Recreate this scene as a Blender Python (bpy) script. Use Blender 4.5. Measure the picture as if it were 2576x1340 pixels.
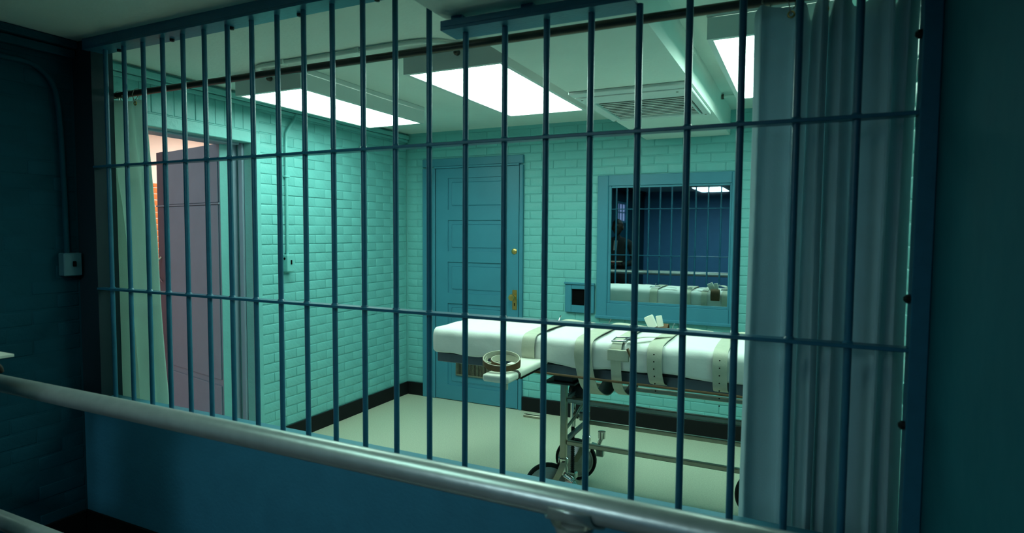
import bpy, bmesh, math, random
from mathutils import Vector, Matrix
random.seed(7)
for o in list(bpy.data.objects): bpy.data.objects.remove(o)
SC = bpy.context.scene
COL = SC.collection
# ------------------------------------------------------------------ camera
CAM_H = 1.48
FOCAL_PX = 1525.54
yaw, pitch, roll = math.radians(25.56496), math.radians(3.28894), math.radians(0.39125)
fw = Vector((-math.sin(yaw)*math.cos(pitch), math.cos(yaw)*math.cos(pitch), -math.sin(pitch)))
rt = Vector((math.cos(yaw), math.sin(yaw), 0))
up = rt.cross(fw)
rt2 = rt*math.cos(roll) + up*math.sin(roll)
up2 = -rt*math.sin(roll) + up*math.cos(roll)
cd = bpy.data.cameras.new('camera')
cam = bpy.data.objects.new('camera', cd); COL.objects.link(cam)
cam.matrix_world = Matrix(((rt2.x, up2.x, -fw.x, 0), (rt2.y, up2.y, -fw.y, 0), (rt2.z, up2.z, -fw.z, CAM_H), (0, 0, 0, 1)))
cd.sensor_fit = 'HORIZONTAL'; cd.sensor_width = 36.0
cd.lens = FOCAL_PX/2576*36.0
cd.clip_start = 0.02
cd.dof.use_dof = True; cd.dof.focus_distance = 3.4; cd.dof.aperture_fstop = 3.2
SC.camera = cam
# ------------------------------------------------------------------ world, exposure
w = bpy.data.worlds.new('world'); SC.world = w; w.use_nodes = True
w.node_tree.nodes['Background'].inputs[0].default_value = (0, 0, 0, 1)
w.node_tree.nodes['Background'].inputs[1].default_value = 0
vs = SC.view_settings
vs.view_transform = 'Standard'; vs.look = 'None'; vs.gamma = 1.0; vs.exposure = 0.0; vs.use_curve_mapping = False
LAMP_RGB = (0.64, 1.0, 0.84); LAMP_E = 11.5           # chamber fluorescent panels
WIT_RGB = (0.62, 0.95, 1.0); WIT_E = 21.0             # witness room panel
def area_light(name, loc, size, sizey, power, rgb, rot=(0, 0, 0)):
    l = bpy.data.lights.new(name, 'AREA'); l.shape = 'RECTANGLE'; l.size = size; l.size_y = sizey
    l.energy = power; l.color = rgb
    o = bpy.data.objects.new(name, l); COL.objects.link(o); o.location = loc; o.rotation_euler = rot
    return o
area_light('side_room_lamp', (-5.3, 4.9, 2.6), 0.6, 1.2, 70, (1.0, 0.88, 0.82))
area_light('side_room_added_fill', (-4.05, 1.25, 2.6), 0.6, 1.0, 11, (0.66, 0.86, 1.0))  # added cool fill that brightens the open door and the jamb
# ------------------------------------------------------------------ materials
MATS = {}
def mat(name, col, rough=0.6, metal=0.0, var=0.0, vscale=8.0, bump=0.0, bscale=60.0, emit=None, estr=0.0, transl=0.0, spec=0.5, var2=None):
    m = bpy.data.materials.new(name); m.use_nodes = True
    nt = m.node_tree; N = nt.nodes; L = nt.links
    b = N['Principled BSDF']
    b.inputs['Base Color'].default_value = (*col, 1); b.inputs['Roughness'].default_value = rough
    b.inputs['Metallic'].default_value = metal; b.inputs['Specular IOR Level'].default_value = spec
    tc = N.new('ShaderNodeTexCoord')
    if var > 0:
        n = N.new('ShaderNodeTexNoise'); n.inputs['Scale'].default_value = vscale; n.inputs['Detail'].default_value = 6
        L.new(tc.outputs['Object'], n.inputs['Vector'])
        r = N.new('ShaderNodeValToRGB')
        c2 = var2 or tuple(c*(1-var) for c in col)
        r.color_ramp.elements[0].color = (*c2, 1); r.color_ramp.elements[0].position = 0.3
        r.color_ramp.elements[1].color = (*[min(1, c*(1+var*0.4)) for c in col], 1); r.color_ramp.elements[1].position = 0.7
        L.new(n.outputs['Fac'], r.inputs['Fac']); L.new(r.outputs['Color'], b.inputs['Base Color'])
    if bump > 0:
        n2 = N.new('ShaderNodeTexNoise'); n2.inputs['Scale'].default_value = bscale; n2.inputs['Detail'].default_value = 4
        L.new(tc.outputs['Object'], n2.inputs['Vector'])
        bp = N.new('ShaderNodeBump'); bp.inputs['Strength'].default_value = bump; bp.inputs['Distance'].default_value = 0.01
        L.new(n2.outputs['Fac'], bp.inputs['Height']); L.new(bp.outputs['Normal'], b.inputs['Normal'])
    if emit:
        b.inputs['Emission Color'].default_value = (*emit, 1); b.inputs['Emission Strength'].default_value = estr
    if transl > 0:
        t = N.new('ShaderNodeBsdfTranslucent'); t.inputs['Color'].default_value = (*col, 1)
        mx = N.new('ShaderNodeMixShader'); mx.inputs[0].default_value = transl
        L.new(b.outputs[0], mx.inputs[1]); L.new(t.outputs[0], mx.inputs[2])
        L.new(mx.outputs[0], N['Material Output'].inputs['Surface'])
    MATS[name] = m
    return m
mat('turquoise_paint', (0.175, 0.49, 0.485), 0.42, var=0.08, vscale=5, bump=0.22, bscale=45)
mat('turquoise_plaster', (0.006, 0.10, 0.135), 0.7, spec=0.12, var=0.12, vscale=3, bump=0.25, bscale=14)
mat('blue_trim_paint', (0.050, 0.23, 0.32), 0.42, var=0.06, vscale=6, bump=0.1, bscale=30)
mat('blue_bar_enamel', (0.022, 0.14, 0.23), 0.35, var=0.10, vscale=30, bump=0.1, bscale=90)
mat('blue_panel_paint', (0.042, 0.215, 0.34), 0.6, var=0.10, vscale=10, bump=0.15, bscale=60)
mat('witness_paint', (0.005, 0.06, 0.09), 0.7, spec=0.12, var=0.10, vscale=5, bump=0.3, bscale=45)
mat('blue_wall_paint', (0.09, 0.30, 0.52), 0.6, var=0.08, vscale=8, bump=0.2, bscale=40)
mat('stub_shaded_paint', (0.004, 0.022, 0.035), 0.7)  # blue darkened, the stub wall's shade is put into its colour
mat('ceiling_paint', (0.74, 0.80, 0.74), 0.7, var=0.05, vscale=3, bump=0.12, bscale=50)
mat('white_enamel', (0.66, 0.68, 0.66), 0.4, var=0.03, vscale=5)
mat('floor_vinyl', (0.62, 0.62, 0.48), 0.35, var=0.16, vscale=120, bump=0.08, bscale=80)
mat('dark_floor', (0.012, 0.014, 0.016), 0.5, var=0.3, vscale=30)
mat('black_rubber', (0.006, 0.007, 0.008), 0.6, spec=0.2, var=0.2, vscale=20)
mat('hub_metal', (0.42, 0.42, 0.38), 0.3, metal=0.5, var=0.15, vscale=25)
mat('grey_pipe', (0.66, 0.68, 0.66), 0.34, metal=0.65, var=0.10, vscale=30, bump=0.05, bscale=50)
mat('dark_rod', (0.10, 0.085, 0.07), 0.4, metal=0.6, var=0.2, vscale=20)
mat('chrome', (0.62, 0.62, 0.60), 0.18, metal=1.0)
mat('tube_steel', (0.34, 0.31, 0.25), 0.30, metal=0.9, var=0.1, vscale=25)
mat('frame_steel', (0.12, 0.14, 0.17), 0.45, metal=0.4, var=0.1, vscale=20)
mat('black_iron', (0.012, 0.012, 0.013), 0.4, metal=0.3, var=0.2, vscale=25)
mat('white_sheet', (0.86, 0.84, 0.80), 0.8, var=0.03, vscale=10, bump=0.25, bscale=18)
mat('white_pad', (0.82, 0.80, 0.70), 0.5, var=0.05, vscale=12)
mat('cream_leather', (0.60, 0.58, 0.46), 0.5, var=0.10, vscale=20, bump=0.1, bscale=120)
mat('brown_leather', (0.14, 0.07, 0.025), 0.55, var=0.25, vscale=20)
mat('dark_leather', (0.030, 0.020, 0.012), 0.55, var=0.25, vscale=20)
mat('curtain_cloth', (0.52, 0.66, 0.72), 0.85, var=0.06, vscale=12, bump=0.15, bscale=200, transl=0.34)
mat('thin_curtain', (0.64, 0.80, 0.74), 0.85, var=0.06, vscale=12, bump=0.15, bscale=200, transl=0.55)
mat('lilac_steel', (0.29, 0.38, 0.48), 0.5, var=0.06, vscale=6)
mat('lilac_dark', (0.16, 0.15, 0.20), 0.5, var=0.1, vscale=6)
mat('orange_brick', (0.62, 0.20, 0.05), 0.8, var=0.25, vscale=12, bump=0.3, bscale=40)
mat('cream_plaster', (0.80, 0.72, 0.62), 0.8, var=0.04, vscale=4)
mat('lilac_floor', (0.34, 0.28, 0.36), 0.5, var=0.1, vscale=20)
mat('brass', (0.62, 0.42, 0.14), 0.3, metal=0.95)
mat('black_and_hole_shade', (0.003, 0.003, 0.0035), 0.9, spec=0.05)  # near-black for black fittings and for shade painted into holes
mat('grey_plastic', (0.06, 0.16, 0.20), 0.5, var=0.05)
mat('front_diffuser', (0.8, 0.8, 0.8), 0.5, emit=(0.55, 1.0, 0.86), estr=4.6)
mat('lamp_diffuser', (0.8, 0.8, 0.8), 0.5, emit=LAMP_RGB, estr=LAMP_E)
mat('witness_diffuser', (0.8, 0.8, 0.8), 0.5, emit=WIT_RGB, estr=WIT_E)
mat('mirror_glass', (0.50, 0.60, 0.63), 0.015, metal=1.0)
mat('window_glow', (0.3, 0.3, 0.4), 0.5, emit=(0.42, 0.55, 1.0), estr=0.55)
mat('dark_suit', (0.012, 0.012, 0.016), 0.8, var=0.2, vscale=30)
mat('dark_skin', (0.05, 0.026, 0.016), 0.55, var=0.1, vscale=20)
mat('black_hair', (0.004, 0.004, 0.004), 0.6)
mat('shirt_white', (0.35, 0.35, 0.34), 0.8)
mat('paper', (0.70, 0.68, 0.60), 0.8)
mat('red_card', (0.45, 0.05, 0.03), 0.6)
# ------------------------------------------------------------------ helpers
def V(*a): return Vector(a)
def tag(o, label, cat, group=None, kind=None):
    o['label'] = label; o['category'] = cat
    if group: o['group'] = group
    if kind: o['kind'] = kind
    return o
def thing(name, loc):
    e = bpy.data.objects.new(name, None); COL.objects.link(e); e.location = loc
    e.empty_display_size = 0.1
    return e
def obj(name, bm, m, parent=None, smooth=False, norm=True):
    if norm: bmesh.ops.recalc_face_normals(bm, faces=bm.faces)
    me = bpy.data.meshes.new(name); bm.to_mesh(me); bm.free()
    me.materials.append(MATS[m] if isinstance(m, str) else m)
    if smooth:
        for p in me.polygons: p.use_smooth = True
        try: me.set_sharp_from_angle(angle=math.radians(40))
        except Exception: pass
    o = bpy.data.objects.new(name, me); COL.objects.link(o)
    if parent is not None:
        o.parent = parent
        if parent.parent is None: o.matrix_parent_inverse = Matrix.Translation(-Vector(parent.location))
        else: o.matrix_parent_inverse = Matrix.Identity(4)
    return o
def struct(name, bm, m, label, cat, parent=None, smooth=False):
    o = obj(name, bm, m, parent, smooth)
    if parent is None: tag(o, label, cat, kind='structure')
    return o
def B(): return bmesh.new()
def box(bm, x0, x1, y0, y1, z0, z1, bev=0.0, seg=1):
    t = bmesh.new()
    bmesh.ops.create_cube(t, size=1.0)
    for v in t.verts:
        v.co = Vector(((x0+x1)/2+v.co.x*(x1-x0), (y0+y1)/2+v.co.y*(y1-y0), (z0+z1)/2+v.co.z*(z1-z0)))
    if bev > 0: bmesh.ops.bevel(t, geom=t.edges[:], offset=bev, segments=seg, affect='EDGES', profile=0.6)
    merge(bm, t); return bm
def merge(bm, t, M=None):
    if M is not None: bmesh.ops.transform(t, matrix=M, verts=t.verts)
    tmp = bpy.data.meshes.new('t'); t.to_mesh(tmp); t.free(); bm.from_mesh(tmp); bpy.data.meshes.remove(tmp)
def obox(bm, c, ax, ay, az, sx, sy, sz, bev=0.0):
    t = bmesh.new(); bmesh.ops.create_cube(t, size=1.0)
    for v in t.verts: v.co = Vector((v.co.x*sx, v.co.y*sy, v.co.z*sz))
    if bev > 0: bmesh.ops.bevel(t, geom=t.edges[:], offset=bev, segments=2, affect='EDGES', profile=0.6)
    M = Matrix(((ax.x, ay.x, az.x, c.x), (ax.y, ay.y, az.y, c.y), (ax.z, ay.z, az.z, c.z), (0, 0, 0, 1)))
    merge(bm, t, M); return bm
def catmull(pts, n=6, closed=False):
    pts = [Vector(p) for p in pts]; out = []; k = len(pts)
    rng = range(k) if closed else range(k-1)
    for i in rng:
        if closed: p0, p1, p2, p3 = pts[(i-1) % k], pts[i], pts[(i+1) % k], pts[(i+2) % k]
        else: p0, p1, p2, p3 = pts[max(i-1, 0)], pts[i], pts[i+1], pts[min(i+2, k-1)]
        for j in range(n):
            t = j/n
            out.append(0.5*((2*p1)+(-p0+p2)*t+(2*p0-5*p1+4*p2-p3)*t*t+(-p0+3*p1-3*p2+p3)*t**3))
    if not closed: out.append(pts[-1])
    return out
def tube(bm, pts, r, seg=12, closed=False):
    pts = [Vector(p) for p in pts]; n = len(pts); rings = []
    ref = None
    for i, p in enumerate(pts):
        if closed: t = pts[(i+1) % n]-pts[(i-1) % n]
        else: t = pts[min(i+1, n-1)]-pts[max(i-1, 0)]
        t.normalize()
        if ref is None:
            ref = t.orthogonal().normalized()
        ref = (ref - t*ref.dot(t)).normalized()
        b = t.cross(ref)
        rr = r[i] if isinstance(r, (list, tuple)) else r
        rings.append([bm.verts.new(p+(ref*math.cos(2*math.pi*k/seg)+b*math.sin(2*math.pi*k/seg))*rr) for k in range(seg)])
    for i in range(n if closed else n-1):
        a, c = rings[i], rings[(i+1) % n]
        for k in range(seg): bm.faces.new((a[k], a[(k+1) % seg], c[(k+1) % seg], c[k]))
    if not closed:
        bm.faces.new(rings[0][::-1]); bm.faces.new(rings[-1])
    return bm
def lathe(bm, prof, c, axis, seg=24):
    axis = Vector(axis).normalized(); a = axis.orthogonal().normalized(); b = axis.cross(a); c = Vector(c); rings = []
    for r, h in prof:
        if r < 1e-6: rings.append([bm.verts.new(c+axis*h)])
        else: rings.append([bm.verts.new(c+axis*h+(a*math.cos(2*math.pi*k/seg)+b*math.sin(2*math.pi*k/seg))*r) for k in range(seg)])
    for i in range(len(rings)-1):
        p, q = rings[i], rings[i+1]
        for k in range(seg):
            k2 = (k+1) % seg
            vs_ = [p[k % len(p)], p[k2 % len(p)], q[k2 % len(q)], q[k % len(q)]]
            u = []
            for v in vs_:
                if v not in u: u.append(v)
            if len(u) > 2:
                try: bm.faces.new(u)
                except ValueError: pass
    return bm
def ribbon(bm, pts, wdir, width, thick, closed=False, off=0.0):
    """strip swept along pts; width along wdir, thickness outwards"""
    pts = [Vector(p) for p in pts]; n = len(pts); wd = Vector(wdir).normalized(); R = []
    for i, p in enumerate(pts):
        t = (pts[(i+1) % n]-pts[(i-1) % n]) if closed else (pts[min(i+1, n-1)]-pts[max(i-1, 0)])
        t.normalize(); nn = t.cross(wd).normalized()
        R.append([bm.verts.new(p+wd*sx*width/2+nn*(off+sn*thick)) for sx, sn in ((-1, 0), (1, 0), (1, 1), (-1, 1))])
    for i in range(n if closed else n-1):
        a, c = R[i], R[(i+1) % n]
        for k in range(4): bm.faces.new((a[k], a[(k+1) % 4], c[(k+1) % 4], c[k]))
    if not closed: bm.faces.new(R[0][::-1]); bm.faces.new(R[-1])
    return bm
# ------------------------------------------------------------------ dimensions of the place
XL, XR, YB, ZC = -3.21, 0.275, 4.519, 2.34     # chamber left/right wall, back wall, ceiling
XWL = -3.08                                    # witness side left wall
YP = 1.72                                      # plane of the bars
YWB = -4.0                                     # witness room rear wall
OPY0, OPY1, OPZ = 1.96, 2.81, 2.035            # doorway in the left wall
# ------------------------------------------------------------------ brickwork
COURSE, BL, BH, BD = 0.0668, 0.2, 0.0600, 0.0046
def brick_mesh(axis, vert=False):
    """a chamfered, slightly swollen brick face; axis: 'x' runs along X facing -Y, 'y' along Y facing +X, '-y' facing -X, '-x' facing +Y"""
    L2, H2, c = (BL-0.0045)/2, BH/2, 0.004
    bm = B()
    def P(u, v, d):
        if axis == 'y': return Vector((d, u, v))
        if axis == '-y': return Vector((-d, u, v))
        if axis == 'x': return Vector((u, -d, v))
        return Vector((u, d, v))
    rings = []
    for (iu, iv, d) in ((0, 0, -0.004), (0, 0, BD*0.45), (c*0.45, c*0.45, BD*0.85), (c*1.3, c*1.3, BD)):
        rings.append([bm.verts.new(P(su*(L2-iu), sv*(H2-iv), d)) for su, sv in ((-1, -1), (1, -1), (1, 1), (-1, 1))])
    for a, b in zip(rings, rings[1:]):
        for k in range(4): bm.faces.new((a[k], a[(k+1) % 4], b[(k+1) % 4], b[k]))
    bm.faces.new(rings[-1])
    bmesh.ops.recalc_face_normals(bm, faces=bm.faces)
    me = bpy.data.meshes.new('brick'); bm.to_mesh(me); bm.free()
    if not vert:
        for p in me.polygons: p.use_smooth = True
        try: me.set_sharp_from_angle(angle=math.radians(50))
        except Exception: pass
    return me
def brick_wall(wall, axis, plane, u0, u1, z0, z1, holes, m, focus, limit=300, phase=0.0):
    """lay running-bond bricks on a wall face; the ones nearest `focus` become parts, the rest one joined part"""
    me = brick_mesh(axis); me.materials.append(MATS[m])
    pieces = []; n = 0; z = z0
    while z + BH*0.5 < z1:
        h = min(BH, z1-z); zc = z+h/2
        u = u0 - (BL/2 if n % 2 else 0) - phase
        while u < u1:
            segs = [(max(u, u0), min(u+BL, u1))]
            for (a, b, c, d) in holes:
                if zc > c and zc < d:
                    ns = []
                    for s, e in segs:
                        if e <= a or s >= b: ns.append((s, e))
                        else:
                            if s < a: ns.append((s, a))
                            if e > b: ns.append((b, e))
                    segs = ns
            for s, e in segs:
                if e-s > 0.03: pieces.append(((s+e)/2, zc, e-s, h))
            u += BL
        z += COURSE; n += 1
    pieces.sort(key=lambda q: (q[0]-focus[0])**2*focus[2]+(q[1]-focus[1])**2)
    rest = bmesh.new()
    for i, (uc, zc, ln, h) in enumerate(pieces):
        sl = (ln-0.0045)/(BL-0.0045); sh = h/BH; dd = random.uniform(-0.0018, 0.0012)
        along_y = axis in ('y', '-y'); sgn = {'y': 1, '-y': -1, 'x': -1, '-x': 1}[axis]
        loc = Vector((plane+sgn*dd, uc, zc)) if along_y else Vector((uc, plane+sgn*dd, zc))
        sc = Vector((1, sl, sh)) if along_y else Vector((sl, 1, sh))
        tilt = random.uniform(-0.006, 0.006)
        if i < limit:
            o = bpy.data.objects.new('brick', me); COL.objects.link(o); o.parent = wall
            o.location = loc; o.scale = sc
            o.rotation_euler = (tilt, 0, 0) if along_y else (0, tilt, 0)
        else:
            k = len(rest.verts); rest.from_mesh(me); rest.verts.ensure_lookup_table()
            for v in rest.verts[k:]: v.co = Vector((v.co.x*sc.x, v.co.y*sc.y, v.co.z*sc.z))+loc
    if len(rest.verts):
        o = obj('brickwork', rest, m, wall, norm=False); o['kind'] = 'stuff'
    else: rest.free()
# ------------------------------------------------------------------ setting: floors and ceilings
struct('floor', box(B(), XL-0.1, XR+0.1, 1.80, YB+0.1, -0.1, 0.0), 'floor_vinyl', 'pale speckled vinyl floor under the gurney', 'floor')
struct('floor_witness', box(B(), XWL-0.05, XR+0.1, YWB-0.1, 1.80, -0.1, 0.0), 'dark_floor', 'black floor in front of the low blue wall', 'floor')
struct('ceiling', box(B(), XL-0.1, XR+0.1, YWB-0.1, YB+0.1, ZC, ZC+0.1), 'ceiling_paint', 'off-white painted ceiling above bars and lamps', 'ceiling')
# dropped soffit running from the witness side over the bars to the back wall
SX0, SX1, SZ = -1.065, -0.479, 2.165
bm = B()
box(bm, SX0, SX1, 0.4, 3.06, SZ, ZC); box(bm, SX0, SX1, 3.60, YB, SZ, ZC)
box(bm, SX0, -1.02, 3.06, 3.60, SZ, ZC); box(bm, -0.53, SX1, 3.06, 3.60, SZ, ZC)
soffit = struct('trim_1', bm, 'ceiling_paint', 'dropped ceiling soffit running over the bars to the back wall', 'soffit')
# ------------------------------------------------------------------ walls
wl = struct('wall_left', box(box(box(B(), XL-0.2, XL-0.008, OPY1+0.005, YB, 0, ZC), XL-0.2, XL-0.008, 1.80, OPY0-0.005, 0, ZC), XL-0.2, XL-0.008, OPY0-0.005, OPY1+0.005, OPZ+0.005, ZC),
            'turquoise_paint', 'turquoise painted brick wall with the open doorway', 'wall')
brick_wall(wl, 'y', XL-0.008, OPY1+0.075, YB-0.006, 0.115, 2.285, [], 'turquoise_paint', (3.3, 1.1, 1.0), 320)
brick_wall(wl, 'y', XL-0.008, 1.80, OPY0-0.07, 0.115, 2.10, [], 'turquoise_paint', (2, 1, 1), 0)
# soldier course above the doorway
me_s = brick_mesh('y', True); me_s.materials.append(MATS['turquoise_paint'])
y = 1.86
while y < OPY1+0.10:
    o = bpy.data.objects.new('brick', me_s); COL.objects.link(o); o.parent = wl
    o.location = (XL-0.008+random.uniform(-.002, .001), y, 2.199); o.rotation_euler = (math.pi/2, 0, 0); o.scale = (1, 0.86, 1.0)
    y += COURSE
wb = struct('wall_back', box(B(), XL-0.2, XR+0.2, YB+0.008, YB+0.15, 0, ZC), 'turquoise_paint', 'turquoise painted brick wall behind the gurney', 'wall')
brick_wall(wb, 'x', YB+0.008, XL+0.006, XR-0.006, 0.115, ZC, [(-3.034, -2.061, 0, 2.105), (-1.43, -0.41, 0.83, 1.91), (-1.69, -1.442, 0.845, 1.085)],
           'turquoise_paint', (-1.1, 0.9, 0.8), 300)
wr = struct('wall_right', box(B(), XR+0.008, XR+0.2, 1.76, YB, 0, ZC), 'turquoise_paint', 'turquoise brick wall just showing past the right curtain edge', 'wall')
brick_wall(wr, '-y', XR+0.008, 1.78, YB-0.006, 0.115, ZC, [], 'turquoise_paint', (2.1, 1.8, 1.0), 60)
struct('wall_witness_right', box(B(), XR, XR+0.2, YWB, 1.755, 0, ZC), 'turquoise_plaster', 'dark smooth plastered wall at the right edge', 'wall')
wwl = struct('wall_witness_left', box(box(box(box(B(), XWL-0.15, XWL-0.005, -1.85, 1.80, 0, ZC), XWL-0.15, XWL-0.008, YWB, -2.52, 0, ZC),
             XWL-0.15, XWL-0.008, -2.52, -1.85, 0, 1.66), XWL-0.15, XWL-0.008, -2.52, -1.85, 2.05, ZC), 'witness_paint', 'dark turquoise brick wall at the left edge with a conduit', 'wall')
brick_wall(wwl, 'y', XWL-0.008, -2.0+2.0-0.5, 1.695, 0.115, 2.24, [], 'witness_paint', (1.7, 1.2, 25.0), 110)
struct('wall_witness_back', box(B(), XWL-0.15, XR+0.2, YWB-0.15, YWB, 0, ZC), 'blue_wall_paint', 'blue wall seen far behind the bars in the mirror', 'wall')
# low wall below the bars, stub wall at its left end
lowb = B(); box(lowb, XWL, XR, 1.70, 1.765, 0, 0.672)
lw = struct('wall_low', lowb, 'blue_panel_paint', 'low dark blue wall below the bars behind the pipe rail', 'wall')
obj('ledge', box(B(), XWL+0.14, XR-0.002, 1.692, 1.772, 0.672, 0.690, 0.004), 'blue_trim_paint', lw)
struct('wall_stub', box(B(), XL, -2.945, 1.702, 1.80, 0, ZC), 'stub_shaded_paint', 'blue stub wall with painted shade between left brick wall and first bar', 'wall')
# baseboards
struct('baseboard_left', box(B(), XL, XL+0.012, OPY1+0.075, YB-0.001, 0, 0.115, 0.003), 'black_rubber', 'black rubber baseboard along the left brick wall', 'baseboard')
bm = B(); box(bm, XL+0.013, -3.036, YB-0.012, YB, 0, 0.115, 0.003); box(bm, -2.059, XR, YB-0.012, YB, 0, 0.115, 0.003)
struct('baseboard_back', bm, 'black_rubber', 'black rubber baseboard along the back wall behind the gurney', 'baseboard')
bm = B(); box(bm, XWL, XR, 1.688, 1.699, 0, 0.13, 0.003); box(bm, XWL, XWL+0.012, -2, 1.687, 0, 0.13, 0.003)
struct('baseboard_witness', bm, 'black_rubber', 'black baseboard at the foot of the low blue wall', 'baseboard')
# cable trunking under the ceiling
bm = B(); box(bm, XL, XL+0.03, 1.805, YB-0.002, 2.288, 2.322, 0.004); box(bm, XL, XL+0.014, 1.805, YB-0.002, 2.262, 2.286, 0.003)
struct('trim_2', bm, 'turquoise_paint', 'turquoise trunking along the top of the left brick wall', 'trim')
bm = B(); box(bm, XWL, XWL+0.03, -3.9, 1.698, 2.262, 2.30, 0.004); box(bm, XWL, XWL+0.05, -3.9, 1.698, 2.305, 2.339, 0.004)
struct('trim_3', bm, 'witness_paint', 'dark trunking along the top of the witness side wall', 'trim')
# ------------------------------------------------------------------ doorway in the left wall and the room behind it
bm = B()
box(bm, XL-0.06, XL+0.016, OPY1, OPY1+0.07, 0, OPZ+0.07, 0.004)
box(bm, XL-0.06, XL+0.016, OPY0-0.07, OPY0, 0, OPZ+0.07, 0.004)
box(bm, XL-0.06, XL+0.016, OPY0, OPY1, OPZ, OPZ+0.07, 0.004)
df = struct('door_2', bm, 'turquoise_paint', 'turquoise steel frame of the open doorway in the left wall', 'door frame')
bm = B()
box(bm, XL-0.10, XL-0.061, OPY1-0.012, OPY1+0.03, 0, OPZ+0.01, 0.003)
box(bm, XL-0.20, XL-0.125, OPY1-0.03, OPY1+0.03, 0, OPZ+0.01, 0.003)
box(bm, XL-0.20, XL-0.061, OPY0-0.03, OPY0+0.012, 0, OPZ+0.01, 0.003)
box(bm, XL-0.20, XL-0.061, OPY0, OPY1-0.03, OPZ-0.012, OPZ+0.03, 0.003)
obj('jamb', bm, 'lilac_steel', df)  # lilac light on the teal jamb is put into its colour
# side room shell
bm = B()
box(bm, -6.5, -6.4, 0.6, 6.4, 0, 1.98); so = struct('wall_side_room', bm, 'cream_plaster', 'orange brick wall of the room beyond the doorway', 'wall')
brick_wall(so, 'y', -6.40, 0.8, 6.3, 0.0, 1.98, [], 'orange_brick', (4.2, 1.7, 1.0), 60)
bm = B(); box(bm, -6.5, -6.4, 0.6, 6.4, 1.98, 2.75); box(bm, -6.5, XL-0.2, 0.5, 0.6, 0, 2.75); box(bm, -6.5, XL-0.2, 6.4, 6.5, 0, 2.75)
box(bm, XL-0.25, XL-0.201, 0.6, OPY0-0.03, 0, 2.75); box(bm, XL-0.25, XL-0.201, OPY1+0.03, 6.4, 0, 2.75); box(bm, XL-0.25, XL-0.201, OPY0-0.03, OPY1+0.03, OPZ+0.03, 2.75)
struct('wall_side_room_upper', bm, 'cream_plaster', 'cream upper wall of the room beyond the doorway', 'wall')
struct('ceiling_side_room', box(B(), -6.5, XL-0.2, 0.5, 6.5, 2.75, 2.85), 'cream_plaster', 'cream ceiling of the room beyond the doorway', 'ceiling')
struct('floor_side_room', box(B(), -6.5, XL-0.1, 0.5, 6.5, -0.1, 0.0), 'lilac_floor', 'lilac grey floor of the room beyond the doorway', 'floor')
# the open steel door leaf
H0 = V(-3.36, 2.70, 0); dd = V(-0.977, 0.212, 0).normalized(); nn = V(0.212, 0.977, 0).normalized(); LW = 0.93
leaf = thing('steel_door', H0); tag(leaf, 'lilac grey steel door standing open in the left doorway', 'door')
def leafbox(bm, s0, s1, d0, d1, z0, z1, bev=0.003):
    c = H0+dd*(s0+s1)/2+nn*(d0+d1)/2+V(0, 0, (z0+z1)/2)
    return obox(bm, c, dd, nn, V(0, 0, 1), s1-s0, d1-d0, z1-z0, bev)
obj('leaf', leafbox(B(), 0.004, LW-0.10, 0.008, 0.058, 0.02, 2.03), 'lilac_steel', leaf)
obj('hinge_edge', leafbox(B(), -0.004, 0.004, 0.0, 0.062, 0.02, 2.035), 'turquoise_paint', leaf)
obj('lock_stile', leafbox(B(), LW-0.10, LW, 0.002, 0.062, 0.02, 2.035), 'lilac_dark', leaf)
for z0, z1 in ((1.655, 1.945), (0.50, 1.64), (0.04, 0.46)):
    obj('panel', leafbox(B(), 0.03, LW-0.12, 0.0, 0.010, z0, z1, 0.006), 'lilac_steel', leaf)
obj('rail_strip', leafbox(B(), 0.004, LW, -0.008, 0.004, 1.642, 1.652), 'lilac_steel', leaf)
pts = catmull([H0+dd*(LW-0.06)+nn*(-0.005)+V(0, 0, 1.28), H0+dd*(LW-0.03)+nn*(-0.05)+V(0, 0, 1.20), H0+dd*(LW-0.10)+nn*(-0.055)+V(0, 0, 1.16), H0+dd*(LW-0.07)+nn*(-0.005)+V(0, 0, 1.10)], 5)
obj('latch_chain', tube(B(), pts, 0.006, 8), 'chrome', leaf, True)
for zz in (0.3, 1.05, 1.8):
    obj('hinge', tube(B(), [H0+nn*0.066+dd*0.0+V(0.012, 0, zz-0.05), H0+nn*0.066+V(0.012, 0, zz+0.05)], 0.009, 10), 'lilac_dark', leaf, True)
# ------------------------------------------------------------------ panelled door in the back wall
door = thing('door_1', (-2.5, YB, 0)); tag(door, 'blue panelled wooden door closed in the back wall', 'door', kind='structure')
bm = B()
box(bm, -3.034, -2.905, YB-0.018, YB+0.01, 0, 2.025, 0.004); box(bm, -2.092, -2.061, YB-0.018, YB+0.01, 0, 2.025, 0.004)
box(bm, -3.034, -2.061, YB-0.018, YB+0.01, 2.036, 2.105, 0.004)
obj('casing', bm, 'blue_trim_paint', door)
obj('head_stop', box(B(), -2.905, -2.092, YB-0.030, YB+0.01, 2.020, 2.036, 0.002), 'blue_trim_paint', door)
DY = YB-0.012
bm = B(); DX0, DX1 = -2.895, -2.098
px0, px1 = -2.775, -2.20
pan = [(1.665, 1.935), (1.305, 1.575), (0.945, 1.215), (0.585, 0.855), (0.135, 0.495)]
box(bm, DX0, px0, DY, YB+0.006, 0.008, 2.018); box(bm, px1, DX1, DY, YB+0.006, 0.008, 2.018)
edges = [2.018]+[v for p in pan for v in (p[1], p[0])]+[0.008]
for i in range(0, len(edges), 2): box(bm, px0, px1, DY, YB+0.006, edges[i+1], edges[i])
leafo = obj('leaf', bm, 'blue_trim_paint', door)
for (a, b) in pan:
    bm = B(); box(bm, px0, px1, YB-0.001, YB+0.004, a, b)
    box(bm, px0+0.035, px1-0.035, YB-0.006, YB, a+0.035, b-0.035, 0.006)
    obj('panel', bm, 'blue_trim_paint', door)
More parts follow.
